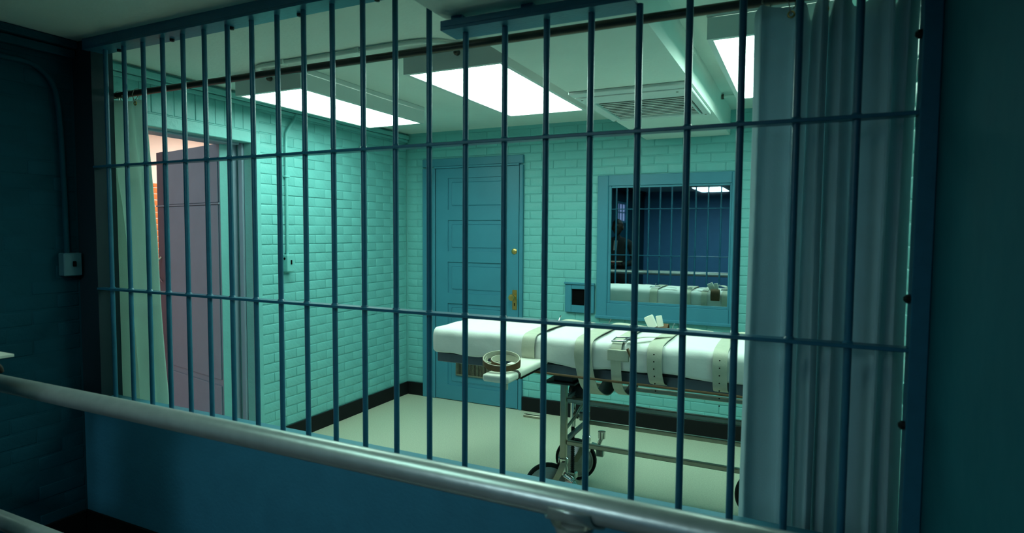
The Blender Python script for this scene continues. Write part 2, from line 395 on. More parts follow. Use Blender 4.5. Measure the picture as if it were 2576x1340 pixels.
obj('vent_back', box(B(), -2.68, -2.30, DY-0.002, YB, 0.235, 0.385), 'black_and_hole_shade', door)
vf = B(); box(vf, -2.69, -2.29, DY-0.008, YB-0.004, 0.38, 0.392, .002); box(vf, -2.69, -2.29, DY-0.008, YB-0.004, 0.228, 0.24, .002)
box(vf, -2.69, -2.68, DY-0.008, YB-0.004, 0.24, 0.38, .001); box(vf, -2.30, -2.29, DY-0.008, YB-0.004, 0.24, 0.38, .001)
vent = obj('vent_grille', vf, 'tube_steel', door)
for i in range(28):
    x = -2.676+i*0.0135
    obj('slat', box(B(), x, x+0.006, DY-0.006, DY-0.001, 0.24, 0.38), 'tube_steel', vent)
bm = B(); lathe(bm, [(0.024, 0), (0.024, 0.006), (0.018, 0.010), (0.008, 0.012), (0, 0.012)], (-2.135, DY, 1.318), (0, -1, 0), 18)
obj('deadbolt', bm, 'brass', door, True)
kp = obj('lock_plate', box(B(), -2.150, -2.108, DY-0.006, DY, 0.835, 1.0, 0.003), 'brass', door)
bm = B(); lathe(bm, [(0.012, 0), (0.011, 0.03), (0.024, 0.038), (0.029, 0.052), (0.024, 0.066), (0, 0.071)], (-2.130, DY-0.005, 0.942), (0, -1, 0), 20)
obj('knob', bm, 'brass', kp, True)
obj('keyhole', box(B(), -2.133, -2.126, DY-0.0075, DY-0.005, 0.868, 0.892), 'black_and_hole_shade', kp)
# ------------------------------------------------------------------ one-way mirror window
win = thing('window_1', (-0.92, YB, 0.83)); tag(win, 'blue framed mirror window in the back wall reflecting the bars', 'mirror', kind='structure')
wx0, wx1, wz0, wz1 = -1.43, -0.412, 0.828, 1.912; mx0, mx1, mz0, mz1 = -1.322, -0.468, 0.957, 1.815
bm = B()
t_ = 0.020
box(bm, wx0, mx0-0.022, YB-t_, YB+0.01, wz0, wz1, 0.005); box(bm, mx1+0.012, wx1, YB-t_, YB+0.01, wz0, wz1, 0.005)
box(bm, mx0-0.022, mx1+0.012, YB-t_, YB+0.01, mz1+0.016, wz1, 0.003); box(bm, mx0-0.022, mx1+0.012, YB-t_, YB+0.01, wz0, mz0-0.02, 0.003)
obj('casing', bm, 'blue_trim_paint', win)
bm = B()
box(bm, mx0-0.022, mx0, YB-0.010, YB+0.01, mz0-0.02, mz1+0.016, 0.002); box(bm, mx1, mx1+0.012, YB-0.010, YB+0.01, mz0-0.02, mz1+0.016, 0.002)
box(bm, mx0, mx1, YB-0.010, YB+0.01, mz1, mz1+0.016, 0.002); box(bm, mx0, mx1, YB-0.010, YB+0.01, mz0-0.02, mz0, 0.002)
obj('glazing_bead', bm, 'blue_trim_paint', win)
obj('sill', box(B(), wx0-0.004, wx1+0.004, YB-0.030, YB+0.01, wz0-0.012, wz0+0.012, 0.004), 'blue_trim_paint', win)
obj('pane', box(B(), mx0, mx1, YB-0.002, YB+0.006, mz0, mz1), 'mirror_glass', win)
# small hatch beside it
hat = thing('wall_hatch', (-1.566, YB, 0.845)); tag(hat, 'small square blue framed hatch in the wall left of the mirror', 'hatch')
bm = B(); hx0, hx1, hz0, hz1 = -1.685, -1.447, 0.848, 1.082; ix0, ix1, iz0, iz1 = -1.632, -1.505, 0.905, 1.034
box(bm, hx0, ix0, YB-0.022, YB+0.008, hz0, hz1, 0.004); box(bm, ix1, hx1, YB-0.022, YB+0.008, hz0, hz1, 0.004)
box(bm, ix0, ix1, YB-0.022, YB+0.008, iz1, hz1, 0.002); box(bm, ix0, ix1, YB-0.022, YB+0.008, hz0, iz0, 0.002)
obj('frame', bm, 'blue_trim_paint', hat)
obj('lip', box(B(), hx0-0.006, hx1+0.006, YB-0.034, YB-0.02, hz1-0.012, hz1+0.004, 0.003), 'blue_trim_paint', hat)
obj('opening_shade', box(B(), ix0, ix1, YB-0.001, YB+0.008, iz0, iz1), 'black_and_hole_shade', hat)  # flush black panel, shade of the recess put into its colour
# ------------------------------------------------------------------ bar partition
grille = thing('bar_partition', (-1.35, YP, 0.69)); tag(grille, 'dark blue steel bar partition standing on the low wall', 'bars')
barX = [-2.866, -2.732, -2.600, -2.472, -2.343, -2.213, -2.079, -1.945, -1.811, -1.679, -1.543, -1.406, -1.268, -1.131, -0.992, -0.852, -0.712, -0.572, -0.431, -0.294, -0.158, -0.024, 0.110]
for x in barX:
    top = 2.118 if SX0 < x < -0.40 else 2.29
    if x == -1.131: top = 2.30
    obj('bar', tube(B(), [(x, YP, 0.684), (x, YP, 1.2), (x, YP, 1.76), (x, YP, top)], 0.0098, 12), 'blue_bar_enamel', grille, True)
for z in (1.203, 1.764):
    cb = obj('crossbar', box(B(), -2.95, 0.240, YP-0.021, YP+0.021, z-0.005, z+0.005, 0.0015), 'blue_bar_enamel', grille)
    for x in barX:                                    # weld collars
        obj('weld', lathe(B(), [(0.0098, 0.0115), (0.0125, 0.008), (0.015, 0.0045)], (x, YP, z), (0, 0, 1), 10), 'blue_bar_enamel', cb, True)
for (a, b) in ((-2.96, SX0-0.002), (SX1+0.002, 0.24)):
    h = obj('header', box(B(), a, b, YP-0.045, YP+0.045, 2.286, 2.296, 0.001), 'blue_bar_enamel', grille)
    obj('flange', box(B(), a, b, YP-0.045, YP-0.036, 2.296, 2.335, 0.001), 'blue_bar_enamel', h)
    x = a+0.16
    while x < b:
        obj('bolt', lathe(B(), [(0, -0.012), (0.009, -0.010), (0.010, 0)], (x, YP+0.022, 2.286), (0, 0, 1), 8), 'black_iron', h); x += 0.36
h = obj('header', box(B(), SX0+0.008, SX1+0.042, YP-0.05, YP+0.05, 2.114, 2.124, 0.001), 'blue_bar_enamel', grille)
obj('flange', box(B(), SX0+0.008, SX1+0.042, YP-0.050, YP-0.041, 2.124, 2.144, 0.001), 'blue_bar_enamel', h)
for x in (SX0+0.05, -0.77, SX1-0.03): obj('spacer', box(B(), x-0.02, x+0.02, YP-0.02, YP+0.03, 2.124, 2.166), 'blue_bar_enamel', h)
ps = obj('end_post', box(B(), 0.236, XR-0.001, YP-0.03, YP+0.03, 0.0, ZC-0.002, 0.002), 'blue_bar_enamel', grille)
for z in (1.946, 1.326, 1.02): obj('bolt', lathe(B(), [(0.011, 0), (0.011, 0.008), (0.005, 0.014), (0, 0.014)], (0.236, YP-0.012, z), (-1, 0, 0), 8), 'black_iron', ps, True)
# ------------------------------------------------------------------ pipe railing in front
RY, RZ, RR = 1.08, 0.957, 0.0285
rail = thing('pipe_railing', (-1.4, RY, 0)); tag(rail, 'thick grey metal pipe railing crossing in front of the bars', 'railing')
rpts = [(XWL+0.004+i*(XR-XWL-0.006)/24, RY, RZ) for i in range(25)]
obj('top_rail', tube(B(), rpts, RR, 28), 'grey_pipe', rail, True)
obj('mid_rail', tube(B(), [(p[0], RY, 0.476) for p in rpts], RR, 24), 'grey_pipe', rail, True)
for x in (-2.78, -0.380):
    pst = obj('post', tube(B(), [(x, RY, 0.0), (x, RY, 0.44), (x, RY, 0.92)], 0.026, 20), 'grey_pipe', rail, True)
    bm = B()
    prof = [(0.0275, 0.80), (0.028, 0.87), (0.031, 0.893), (0.038, 0.912), (0.046, 0.926)]
    lathe(bm, prof, (x, RY, 0), (0, 0, 1), 24)
    obj('saddle', bm, 'grey_pipe', pst, True)
    bm = B()
    n = 20; R = RR+0.0025
    prev = None
    for k in range(n+1):                               # half sleeve hugging the underside of the rail
        a = math.pi+math.pi*k/n
        row = [bm.verts.new((x+s*(0.062-0.02*abs(math.cos(a))), RY+R*math.cos(a), RZ+R*math.sin(a))) for s in (-1, 1)]
        if prev: bm.faces.new((prev[0], prev[1], row[1], row[0]))
        prev = row
    so_ = obj('sleeve', bm, 'grey_pipe', pst, True)
    md = so_.modifiers.new('s', 'SOLIDIFY'); md.thickness = 0.004; md.offset = 1
# ------------------------------------------------------------------ ceiling lights
def ceiling_light(x0, x1, y0, y1, zp, label, dm, group='fluorescent ceiling lamps', knob=None):
    t = thing('ceiling_light', ((x0+x1)/2, (y0+y1)/2, ZC)); tag(t, label, 'lamp', group)
    e = 0.022
    bm = B()
    box(bm, x0-e, x1+e, y0-e, y0, zp-0.004, ZC-0.03); box(bm, x0-e, x1+e, y1, y1+e, zp-0.004, ZC-0.03)
    box(bm, x0-e, x0, y0, y1, zp-0.004, ZC-0.03); box(bm, x1, x1+e, y0, y1, zp-0.004, ZC-0.03)
    obj('housing', bm, 'white_enamel', t)
    obj('cover', box(B(), x0-e-0.004, x1+e+0.004, y0-e, y1+e, ZC-0.027, ZC, 0.003), 'white_enamel', t)
    obj('diffuser', box(B(), x0, x1, y0, y1, zp, zp+0.012), dm, t)
    if knob:
        obj('conduit_nut', lathe(B(), [(0.012, 0), (0.014, 0.004), (0.014, 0.02), (0.009, 0.026), (0, 0.026)], (knob, y0-e, ZC-0.045), (0, -1, 0), 12), 'dark_rod', t, True)
    return t
ceiling_light(-2.872, -2.430, 2.462, 3.578, 2.232, 'bright rectangular ceiling lamp beside the left brick wall', 'lamp_diffuser', knob=-2.62)
ceiling_light(-1.732, -1.245, 2.465, 3.590, 2.232, 'bright rectangular ceiling lamp in the middle of the chamber ceiling', 'lamp_diffuser', knob=-1.45)
ceiling_light(-0.337, 0.110, 2.510, 3.640, 2.232, 'bright rectangular ceiling lamp half hidden by the right curtain', 'lamp_diffuser')
ceiling_light(-1.690, -1.215, -2.52, -1.40, 2.232, 'lit ceiling lamp seen only at the top of the mirror', 'witness_diffuser')
ceiling_light(-2.05, -1.09, 0.30, 0.76, 2.232, 'ceiling lamp above the railing whose glint runs along the pipe', 'front_diffuser')
# ------------------------------------------------------------------ air vent in the soffit
vent = thing('ceiling_vent', (-0.775, 3.2, SZ)); tag(vent, 'white louvred air vent in the dropped soffit', 'vent')
bm = B(); vx0, vx1, vy0, vy1 = -1.06, -0.49, 2.84, 3.62; zz0, zz1 = SZ-0.016, SZ
gx0, gx1, gy0, gy1 = -1.005, -0.55, 3.08, 3.585
box(bm, vx0, vx1, vy0, 2.915, zz0, zz1, .003); box(bm, vx0, vx1, 2.935, gy0, zz0, zz1, .003); box(bm, vx0, vx1, gy1, vy1, zz0, zz1, .003)
box(bm, vx0, gx0, gy0, gy1, zz0, zz1, .003); box(bm, gx1, gx1+0.010, gy0, gy1, zz0, zz1, .002); box(bm, gx1+0.022, vx1, gy0, gy1, zz0, zz1, .003)
obj('face_plate', bm, 'white_enamel', vent)
obj('slot', box(B(), vx0+0.015, vx1-0.015, 2.912, 2.938, zz0+0.010, zz1-0.001), 'black_and_hole_shade', vent)
obj('duct', box(B(), gx0-0.01, gx1+0.01, gy0-0.01, gy1+0.01, SZ+0.06, SZ+0.075), 'black_and_hole_shade', vent)
for i in range(12):
    y = gy0+0.022+i*0.0425
    bm = B(); obox(bm, V((gx0+gx1)/2, y, SZ+0.004), V(1, 0, 0), V(0, math.cos(0.5), math.sin(0.5)), V(0, -math.sin(0.5), math.cos(0.5)), gx1-gx0, 0.034, 0.005)
    obj('slat', bm, 'white_enamel', vent)
for (x, y) in ((-1.035, 2.98), (-0.56, 2.98), (-1.035, 3.6), (-0.515, 3.6)):
    obj('screw', lathe(B(), [(0, -0.003), (0.006, -0.002), (0.006, 0)], (x, y, zz0), (0, 0, 1), 8), 'tube_steel', vent)
# ------------------------------------------------------------------ conduits and boxes
t = thing('ceiling_conduit', (-2.0, 2.31, ZC)); tag(t, 'thin white conduit on the ceiling joining the two front lamps', 'conduit')
pts = [(-2.62, 2.44, 2.305), (-2.62, 2.37, 2.322), (-2.56, 2.322, 2.327), (-2.2, 2.318, 2.327), (-1.72, 2.312, 2.327), (-1.57, 2.322, 2.327), (-1.48, 2.37, 2.322), (-1.45, 2.441, 2.300)]
obj('pipe', tube(B(), catmull(pts, 6), 0.0105, 10), 'ceiling_paint', t, True)
for x in (-2.4, -1.92): obj('clip', box(B(), x-0.012, x+0.012, 2.298, 2.336, 2.314, ZC, .002), 'ceiling_paint', t)
t = thing('wall_conduit', (XL, 3.12, 1.2)); tag(t, 'thin turquoise conduit dropping to a switch box on the left brick wall', 'conduit')
pts = [(XL+0.012, 3.19, 2.275), (XL+0.02, 3.17, 2.24), (XL+0.014, 3.115, 2.16), (XL+0.012, 3.10, 2.08), (XL+0.012, 3.10, 1.7), (XL+0.012, 3.10, 1.31)]
obj('pipe', tube(B(), catmull(pts, 6), 0.0095, 10), 'turquoise_paint', t, True)
obj('clip', box(B(), XL-0.002, XL+0.026, 3.08, 3.12, 1.84, 1.852, .002), 'turquoise_paint', t)
sb = obj('switch_box', box(B(), XL-0.002, XL+0.045, 3.065, 3.135, 1.195, 1.312, .004), 'turquoise_paint', t)
obj('switch', box(B(), XL+0.0445, XL+0.048, 3.095, 3.107, 1.245, 1.275), 'black_and_hole_shade', sb)
obj('knockout', lathe(B(), [(0.009, 0), (0.009, 0.002), (0, 0.002)], (XL+0.02, 3.0655, 1.285), (0, -1, 0), 10), 'black_and_hole_shade', sb)
t = thing('wall_conduit', (XWL, 1.63, 1.26)); tag(t, 'dark bent conduit dropping to an outlet box on the shadowed left wall', 'conduit')
pts = [(XWL+0.014, 1.2, 2.205), (XWL+0.014, 1.45, 2.205), (XWL+0.014, 1.535, 2.195), (XWL+0.014, 1.598, 2.14), (XWL+0.014, 1.622, 2.05), (XWL+0.014, 1.632, 1.9), (XWL+0.014, 1.638, 1.6), (XWL+0.014, 1.640, 1.365)]
obj('pipe', tube(B(), catmull(pts, 6), 0.012, 10), 'witness_paint', t, True)
sb = obj('outlet_box', box(B(), XWL-0.002, XWL+0.045, 1.610, 1.688, 1.262, 1.368, .004), 'grey_plastic', t)
obj('toggle', box(B(), XWL+0.0445, XWL+0.056, 1.646, 1.658, 1.305, 1.330, .002), 'black_and_hole_shade', sb)
t = thing('ceiling_conduit', (-0.42, 3.97, ZC)); tag(t, 'short white conduit from the soffit to the right lamp', 'conduit')
obj('pipe', tube(B(), [(SX1+0.002, 3.98, 2.318), (-0.38, 3.96, 2.318), (-0.33, 3.80, 2.318), (-0.31, 3.664, 2.300)], 0.010, 10), 'ceiling_paint', t, True)
obj('nut', lathe(B(), [(0.016, 0), (0.016, 0.014), (0, 0.016)], (SX1+0.001, 3.98, 2.318), (1, 0, 0), 10), 'dark_rod', t, True)
# metal stop on the floor by the door
t = thing('door_stop', (-1.9, 4.37, 0)); tag(t, 'short flat metal stop on the floor right of the blue door', 'door stop')
obj('plate', box(B(), -1.975, -1.80, 4.352, 4.384, 0.0, 0.022, .004), 'tube_steel', t)
for x in (-1.95, -1.825): obj('screw', lathe(B(), [(0.006, 0.0), (0.006, 0.003), (0, 0.004)], (x, 4.368, 0.022), (0, 0, 1), 8), 'dark_rod', t)
# ------------------------------------------------------------------ curtain rod and curtains
CY, RODZ = 1.86, 2.124
rod = thing('curtain_rod', (-1.4, CY, RODZ)); tag(rod, 'dark metal curtain rod running behind the bars', 'curtain rod')
obj('pipe', tube(B(), [(-3.19+i*0.1727, CY, RODZ) for i in range(21)], 0.0145, 14), 'dark_rod', rod, True)
for x in (-3.20, XR-0.006): obj('flange', lathe(B(), [(0.03, -0.006), (0.03, 0.006), (0.018, 0.012), (0.018, 0.02)], (x, CY, RODZ), (1 if x < 0 else -1, 0, 0), 16), 'dark_rod', rod, True)
def curtain(name, label, cm, prof, ztop, zbot, xfun, hooks, rows=40, wr=0.0):
    t = thing(name, (sum(p[0] for p in prof)/len(prof), CY, zbot)); tag(t, label, 'curtain', 'curtains on the rod')
    P = catmull([(a, b, 0) for a, b in prof], 5)
    bm = B(); grid = []
    for j in range(rows+1):
        z = ztop+(zbot-ztop)*j/rows; f = j/rows; row = []
        for i, p in enumerate(P):
            x, yy = xfun(p.x, p.y, f, i/(len(P)-1))
            row.append(bm.verts.new((x, CY+yy, z+(0.006*math.sin(i*0.9) if j == rows else 0))))
        grid.append(row)
    for j in range(rows):
        for i in range(len(P)-1): bm.faces.new((grid[j][i], grid[j][i+1], grid[j+1][i+1], grid[j+1][i]))
    c = obj('cloth', bm, cm, t, True)
    sd = c.modifiers.new('thick', 'SOLIDIFY'); sd.thickness = 0.002; sd.offset = 0
    for (hx, hy) in hooks:
        g = obj('grommet', tube(B(), [(hx+0.008*math.cos(a), CY+hy-0.003, ztop-0.020+0.008*math.sin(a)) for a in [k*math.pi/6 for k in range(12)]], 0.0028, 6, True), 'brass', t, True)
        pts = [(hx, CY+hy-0.004, ztop-0.020), (hx-0.010, CY+hy-0.010, ztop+0.02), (hx-0.012, CY-0.017, RODZ-0.01), (hx-0.004, CY-0.012, RODZ+0.013), (hx+0.004, CY+0.008, RODZ+0.016), (hx+0.010, CY-0.008, RODZ-0.022), (hx+0.004, CY+hy-0.006, ztop-0.006)]
        obj('hook', tube(B(), catmull(pts, 4), 0.0016, 6), 'tube_steel', t, True)
    return t
def PX(px): return -0.148+(px-1885)*(0.385/400)
prof = [(1886, .020), (1890, .002), (1898, -.010), (1908, -.020), (1925, -.012), (1950, -.006), (1990, .002), (2008, -.008), (2020, .002), (2030, .045), (2037, .048), (2046, .004), (2064, -.024), (2078, -.004), (2084, .040), (2089, .038), (2096, -.006),
        (2115, -.024), (2133, -.006), (2152, .022), (2188, .006), (2224, -.024), (2240, -.002), (2245, .046), (2250, .044), (2257, -.002), (2268, -.020), (2299, .004)]
profR = [(PX(a), b) for a, b in prof]
def xr(x, y, f, u):
    lean = 0.030*(1-f)**2*math.sin(u*3.1)
    return x-0.014*(1-f)*(u-0.2)*(1 if u < 0.8 else max(0, (1-u)*5))+lean*0.35+0.003*math.sin(f*5+u*9), 2.5*y*(1.15-0.35*math.sin(f*math.pi)*(0.6+0.4*math.sin(u*20)))+0.008*math.sin(f*7+u*13)
curtain('curtain', 'grey cloth curtain gathered at the right end of the rod', 'curtain_cloth', profR, 2.098, 0.10, xr, [(PX(1925), -.012), (PX(1990), .0), (PX(2075), -.006), (PX(2120), -.02), (PX(2220), -.02)])
pl = [(0.0, .030), (.06, .0), (.14, -.02), (.24, .015), (.30, .045), (.38, .01), (.50, -.020), (.62, -.012), (.72, .01), (.80, .005), (.90, -.015), (1.0, .012)]
def xl(x, y, f, u):
    l = -3.135-0.030*math.sin(min(f*4, 1)*math.pi)*(1 if f < .25 else 0)+0.045*f
    r = -2.845+0.045*min(f*3, 1)+0.14*f
    dr = 0.03*math.sin(f*6+u*7)*f
    return l+(r-l)*min(1, max(0, x+0.10*math.sin(math.pi*x)*(f-0.3))), y*(1.2-0.5*f)+0.010*math.sin(f*6+u*8)
curtain('curtain', 'pale green-white curtain hanging beside the open doorway', 'thin_curtain', pl, 2.092, 0.10, xl, [(-3.08, -.01), (-3.0, .02), (-2.93, -.015), (-2.86, -.01)])
# ------------------------------------------------------------------ gurney
gur = thing('gurney', (-0.85, 3.08, 0)); tag(gur, 'white sheeted gurney with leather straps on wheels', 'gurney')
GX0, GX1, GY0, GY1, GZ0, GZ1 = -1.845, 0.16, 2.825, 3.325, 0.812, 0.948
bm = B(); nx, ny = 90, 28
rad = 0.042
def cross(k, n):                                     # rounded rectangle in (y,z)
    pts = []
    hw, hh = (GY1-GY0)/2, (GZ1-GZ0)/2
    segs = []
    for cxs, czs, a0 in ((1, 1, 0), (-1, 1, 90), (-1, -1, 180), (1, -1, 270)):
        for q in range(7):
            a = math.radians(a0+q*15)
            rr = rad if czs > 0 else 0.018
            segs.append(((hw-rr)*cxs+rr*math.cos(a), (hh-rr)*czs+rr*math.sin(a)))
    return segs
segs = cross(0, 0)
full = []
for i in range(len(segs)):
    a = Vector(segs[i]); b = Vector(segs[(i+1) % len(segs)]); m_ = max(1, int((b-a).length/0.03))
    for q in range(m_): full.append(a.lerp(b, q/m_))
rings = []
for i in range(nx+1):
    s = i/nx; x = GX0+(GX1-GX0)*s
    e = min(x-GX0, GX1-x); k = 1.0 if e > 0.035 else math.sqrt(max(0.0, 1-((0.035-e)/0.035)**2))*0.07+0.93
    ring = []
    for p in full:
        y_, z_ = p.x*k, p.y*k
        wv = 0.0030*math.sin(x*23+z_*40)*(1 if z_ < 0.03 else 0.3)+0.0022*math.sin(x*57+y_*31)+0.004*math.sin(x*7.3+y_*5)
        if z_ < -0.05: z_ += 0.006*math.sin(x*9.1+1)+0.004*math.sin(x*21)
        pinch = 0.0
        for sx in (-1.25, -0.94, -0.79, -0.606, -0.315): pinch += 0.006*math.exp(-((x-sx)/0.05)**2)
        ny_ = 1 if y_ > 0 else -1
        ring.append(bm.verts.new((x, (GY0+GY1)/2+y_+ny_*(wv*0.5-pinch*0.4), (GZ0+GZ1)/2+z_+wv*0.5-(pinch if z_ > 0 else 0))))
    rings.append(ring)
for i in range(nx):
    a, c = rings[i], rings[i+1]; n = len(a)
    for k in range(n): bm.faces.new((a[k], a[(k+1) % n], c[(k+1) % n], c[k]))
bm.faces.new(rings[0][::-1]); bm.faces.new(rings[-1])
obj('mattress', bm, 'white_sheet', gur, True)
bm = B()
box(bm, -1.855, 0.13, 2.90, 2.935, 0.742, 0.798, .004); box(bm, -1.855, 0.13, 3.215, 3.25, 0.742, 0.798, .004)
for x in (-1.855, -1.25, -0.6, 0.095): box(bm, x, x+0.04, 2.936, 3.214, 0.746, 0.796, .003)
obj('bed_frame', bm, 'frame_steel', gur)
obj('bed_deck', box(B(), -1.82, 0.12, 2.87, 3.28, 0.799, 0.811), 'black_iron', gur)
obj('crank_rod', tube(B(), [(-1.30, 2.80, 0.770), (-0.6, 2.80, 0.766), (0.10, 2.80, 0.760)], 0.006, 8), 'brown_leather', gur, True)
for x in (-1.28, -0.1):
    obj('rod_bracket', box(B(), x-0.01, x+0.01, 2.80, 2.90, 0.755, 0.785, .002), 'black_iron', gur)
for x in (-1.108, -0.02):
    mp = obj('mount_plate', box(B(), x-0.09, x+0.075, 2.91, 3.24, 0.690, 0.702, .002), 'black_iron', gur)
    obj('mount_block', box(B(), x-0.05, x+0.06, 2.93, 3.22, 0.702, 0.744, .004), 'black_iron', mp)
NY, FY = 2.965, 3.345
for x in (-1.108, -0.02):
    for yy in (NY, FY):
        obj('leg', box(B(), x-0.0165, x+0.0165, yy-0.0165, yy+0.0165, 0.215, 0.695 if yy == NY else 0.69, .004), 'tube_steel', gur)
for yy in (NY, FY):
    for z in (0.600, 0.372):
        x0_ = -1.30 if (yy == FY and z > .5) else -1.09
        obj('side_rail', box(B(), x0_, -0.04, yy-0.012, yy+0.012, z-0.012, z+0.012, .004), 'tube_steel', gur)
for x in (-1.108, -0.02):
    for z in (0.60, 0.372):
        obj('cross_rail', box(B(), x-0.011, x+0.011, NY+0.017, FY-0.017, z-0.012, z+0.012, .003), 'frame_steel', gur)
# jack screw with gear case
jk = obj('jack_tube', tube(B(), [(-1.125, 3.155, 0.40), (-1.125, 3.155, 0.69)], 0.015, 14), 'chrome', gur, True)
bm = B(); prof_ = []
z = 0.13
while z < 0.42:
    prof_ += [(0.009, z), (0.0125, z+0.004), (0.009, z+0.008)]; z += 0.011
lathe(bm, prof_, (-1.125, 3.155, 0), (0, 0, 1), 12); obj('screw', bm, 'black_iron', jk)
bm = B(); lathe(bm, [(0, -0.04), (0.04, -0.036), (0.052, -0.01), (0.05, 0.02), (0.03, 0.04), (0, 0.042)], (-1.10, 3.155, 0.60), (0.3, -1, 0.2), 18)
obj('gear_case', bm, 'black_iron', jk, True)
obj('base_foot', box(B(), -1.15, -1.10, 3.13, 3.18, 0.10, 0.14, .006), 'chrome', jk)
obj('diagonal_brace', tube(B(), [(-1.108, NY+0.01, 0.43), (-1.10, 3.155, 0.47), (-1.10, FY-0.01, 0.53)], 0.009, 10), 'tube_steel', gur, True)
obj('clamp', box(B(), -1.085, -1.035, 3.12, 3.19, 0.445, 0.495, .008), 'chrome', gur)
# casters
def caster(x, y, R, ang, piv):
    ax = V(math.sin(ang), -math.cos(ang), 0)              # axle direction
    c = V(x, y, R)
    t = B(); lathe(t, [(R-0.018, -0.014), (R-0.004, -0.016), (R, -0.008), (R, 0.008), (R-0.004, 0.016), (R-0.018, 0.014)], c, ax, 36)
    wh = obj('wheel', t, 'black_rubber', gur, True)
    t = B(); lathe(t, [(R-0.017, 0.013), (R-0.026, 0.015), (R-0.030, 0.009), (R*0.62, 0.012), (R*0.5, 0.024), (R*0.2, 0.030), (0.014, 0.034), (0, 0.036)], c, ax, 36)
    lathe(t, [(R-0.017, -0.013), (R-0.026, -0.015), (R-0.030, -0.009), (R*0.62, -0.012), (R*0.5, -0.024), (R*0.2, -0.030), (0, -0.034)], c, ax, 36)
    obj('hub_cap', t, 'hub_metal', wh, True)
    pv = V(piv[0], piv[1], 0)
    t = B()
    for s in (-1, 1):
        pts = [c+ax*s*0.040, c.lerp(V(pv.x, pv.y, R*1.25), 0.6)+ax*s*0.040+V(0, 0, R*0.45), V(pv.x, pv.y, 2*R+0.02)+ax*s*0.03]
        ribbon(t, catmull(pts, 6), ax.cross(V(0, 0, 1)), 0.034, 0.006)
    tube(t, [c-ax*0.046, c+ax*0.046], 0.008, 10)
    obj('fork', t, 'tube_steel', wh, True)
    t = B(); lathe(t, [(0.0, 0.20), (0.024, 0.20), (0.026, 0.225), (0.020, 0.25), (0.026, 0.262), (0.026, 0.285), (0.018, 0.29)], (pv.x, pv.y, 0), (0, 0, 1), 18)
    obj('swivel', t, 'chrome', wh, True)
caster(-1.185, 2.945, 0.126, math.radians(24), (-1.108, NY))
caster(-1.185, 3.385, 0.124, math.radians(8), (-1.108, FY))
caster(-0.175, 3.36, 0.122, math.radians(35), (-0.02, FY))
caster(0.07, 2.95, 0.118, math.radians(10), (-0.02, NY))
bk = obj('brake_lever', tube(B(), [(-1.06, FY-0.03, 0.255), (-1.02, FY-0.05, 0.26), (-1.00, FY-0.05, 0.31)], 0.012, 10), 'chrome', gur, True)
obj('brake_cap', lathe(B(), [(0, -0.02), (0.02, -0.02), (0.022, 0.02), (0, 0.022)], (-1.0, FY-0.05, 0.325), (0, 0, 1), 14), 'chrome', bk, True)
obj('brake_block', box(B(), -1.03, -0.985, FY-0.07, FY-0.03, 0.20, 0.25, .006), 'chrome', bk)
bk = obj('brake_lever', tube(B(), [(-1.09, NY-0.02, 0.20), (-1.05, NY-0.03, 0.19), (-1.03, NY-0.03, 0.15)], 0.016, 10), 'chrome', gur, True)
obj('brake_cap', lathe(B(), [(0, -0.025), (0.026, -0.025), (0.028, 0.025), (0, 0.027)], (-1.055, NY-0.02, 0.165), (1, -0.4, 0), 14), 'chrome', bk, True)
# straps
def strap(xc, width, zlow, lean=0.0, holes=0, top=True, yn=2.806, buckle=True):
    loop = [(2.90, .958), (3.05, .961), (3.22, .956), (3.318, .940), (3.340, .88), (3.338, .80), (3.27, zlow+.05), (3.12, zlow+.004), (3.0, zlow), (2.90, zlow+.035), (2.835, zlow+.09 if zlow < .7 else .775), (yn+0.004, .84), (yn, .90), (2.83, .946)]
    pts = catmull([(xc+lean*(0.85-z) if z < .85 else xc, y, z) for (y, z) in loop], 5, True)
    s = obj('strap', ribbon(B(), pts, (1, 0, 0), width, 0.0035, True, 0.0), 'cream_leather', gur, True)
    obj('lining', ribbon(B(), pts, (1, 0, 0), width*0.985, 0.0025, True, 0.0037), 'dark_leather', s, True)
    for k in range(holes):
        z = 0.915-k*0.034
        obj('hole', lathe(B(), [(0.0035, 0), (0.0035, 0.0012), (0, 0.0012)], (xc+(lean*(0.85-z) if z < .85 else 0), yn-0.0048, z), (0, -1, 0), 6), 'black_and_hole_shade', s)
    if buckle:
        bk = obj('buckle', tube(B(), [(xc-0.045, 3.235, .966), (xc+0.045, 3.235, .966), (xc+0.045, 3.29, .964), (xc-0.045, 3.29, .964)], 0.004, 8, True), 'chrome', s, True)
        obj('prong', tube(B(), [(xc, 3.24, .968), (xc, 3.26, .985), (xc+0.006, 3.262, 1.0)], 0.003, 6), 'chrome', bk, True)
        obj('tail', ribbon(B(), catmull([(xc+0.01, 3.22, .966), (xc+0.05, 3.25, .975), (xc+0.13, 3.27, .968), (xc+0.2, 3.28, .962)], 4), (0, 1, 0.1), width*0.5, 0.003), 'cream_leather', s, True)
    return s
strap(-1.250, 0.070, 0.735, holes=0)
strap(-0.955, 0.088, 0.640, lean=0.16, holes=0)
strap(-0.790, 0.050, 0.655, lean=0.02, holes=0, buckle=False)
strap(-0.606, 0.068, 0.715, lean=0.10, holes=6)
strap(-0.315, 0.062, 0.715, lean=0.02, holes=7)
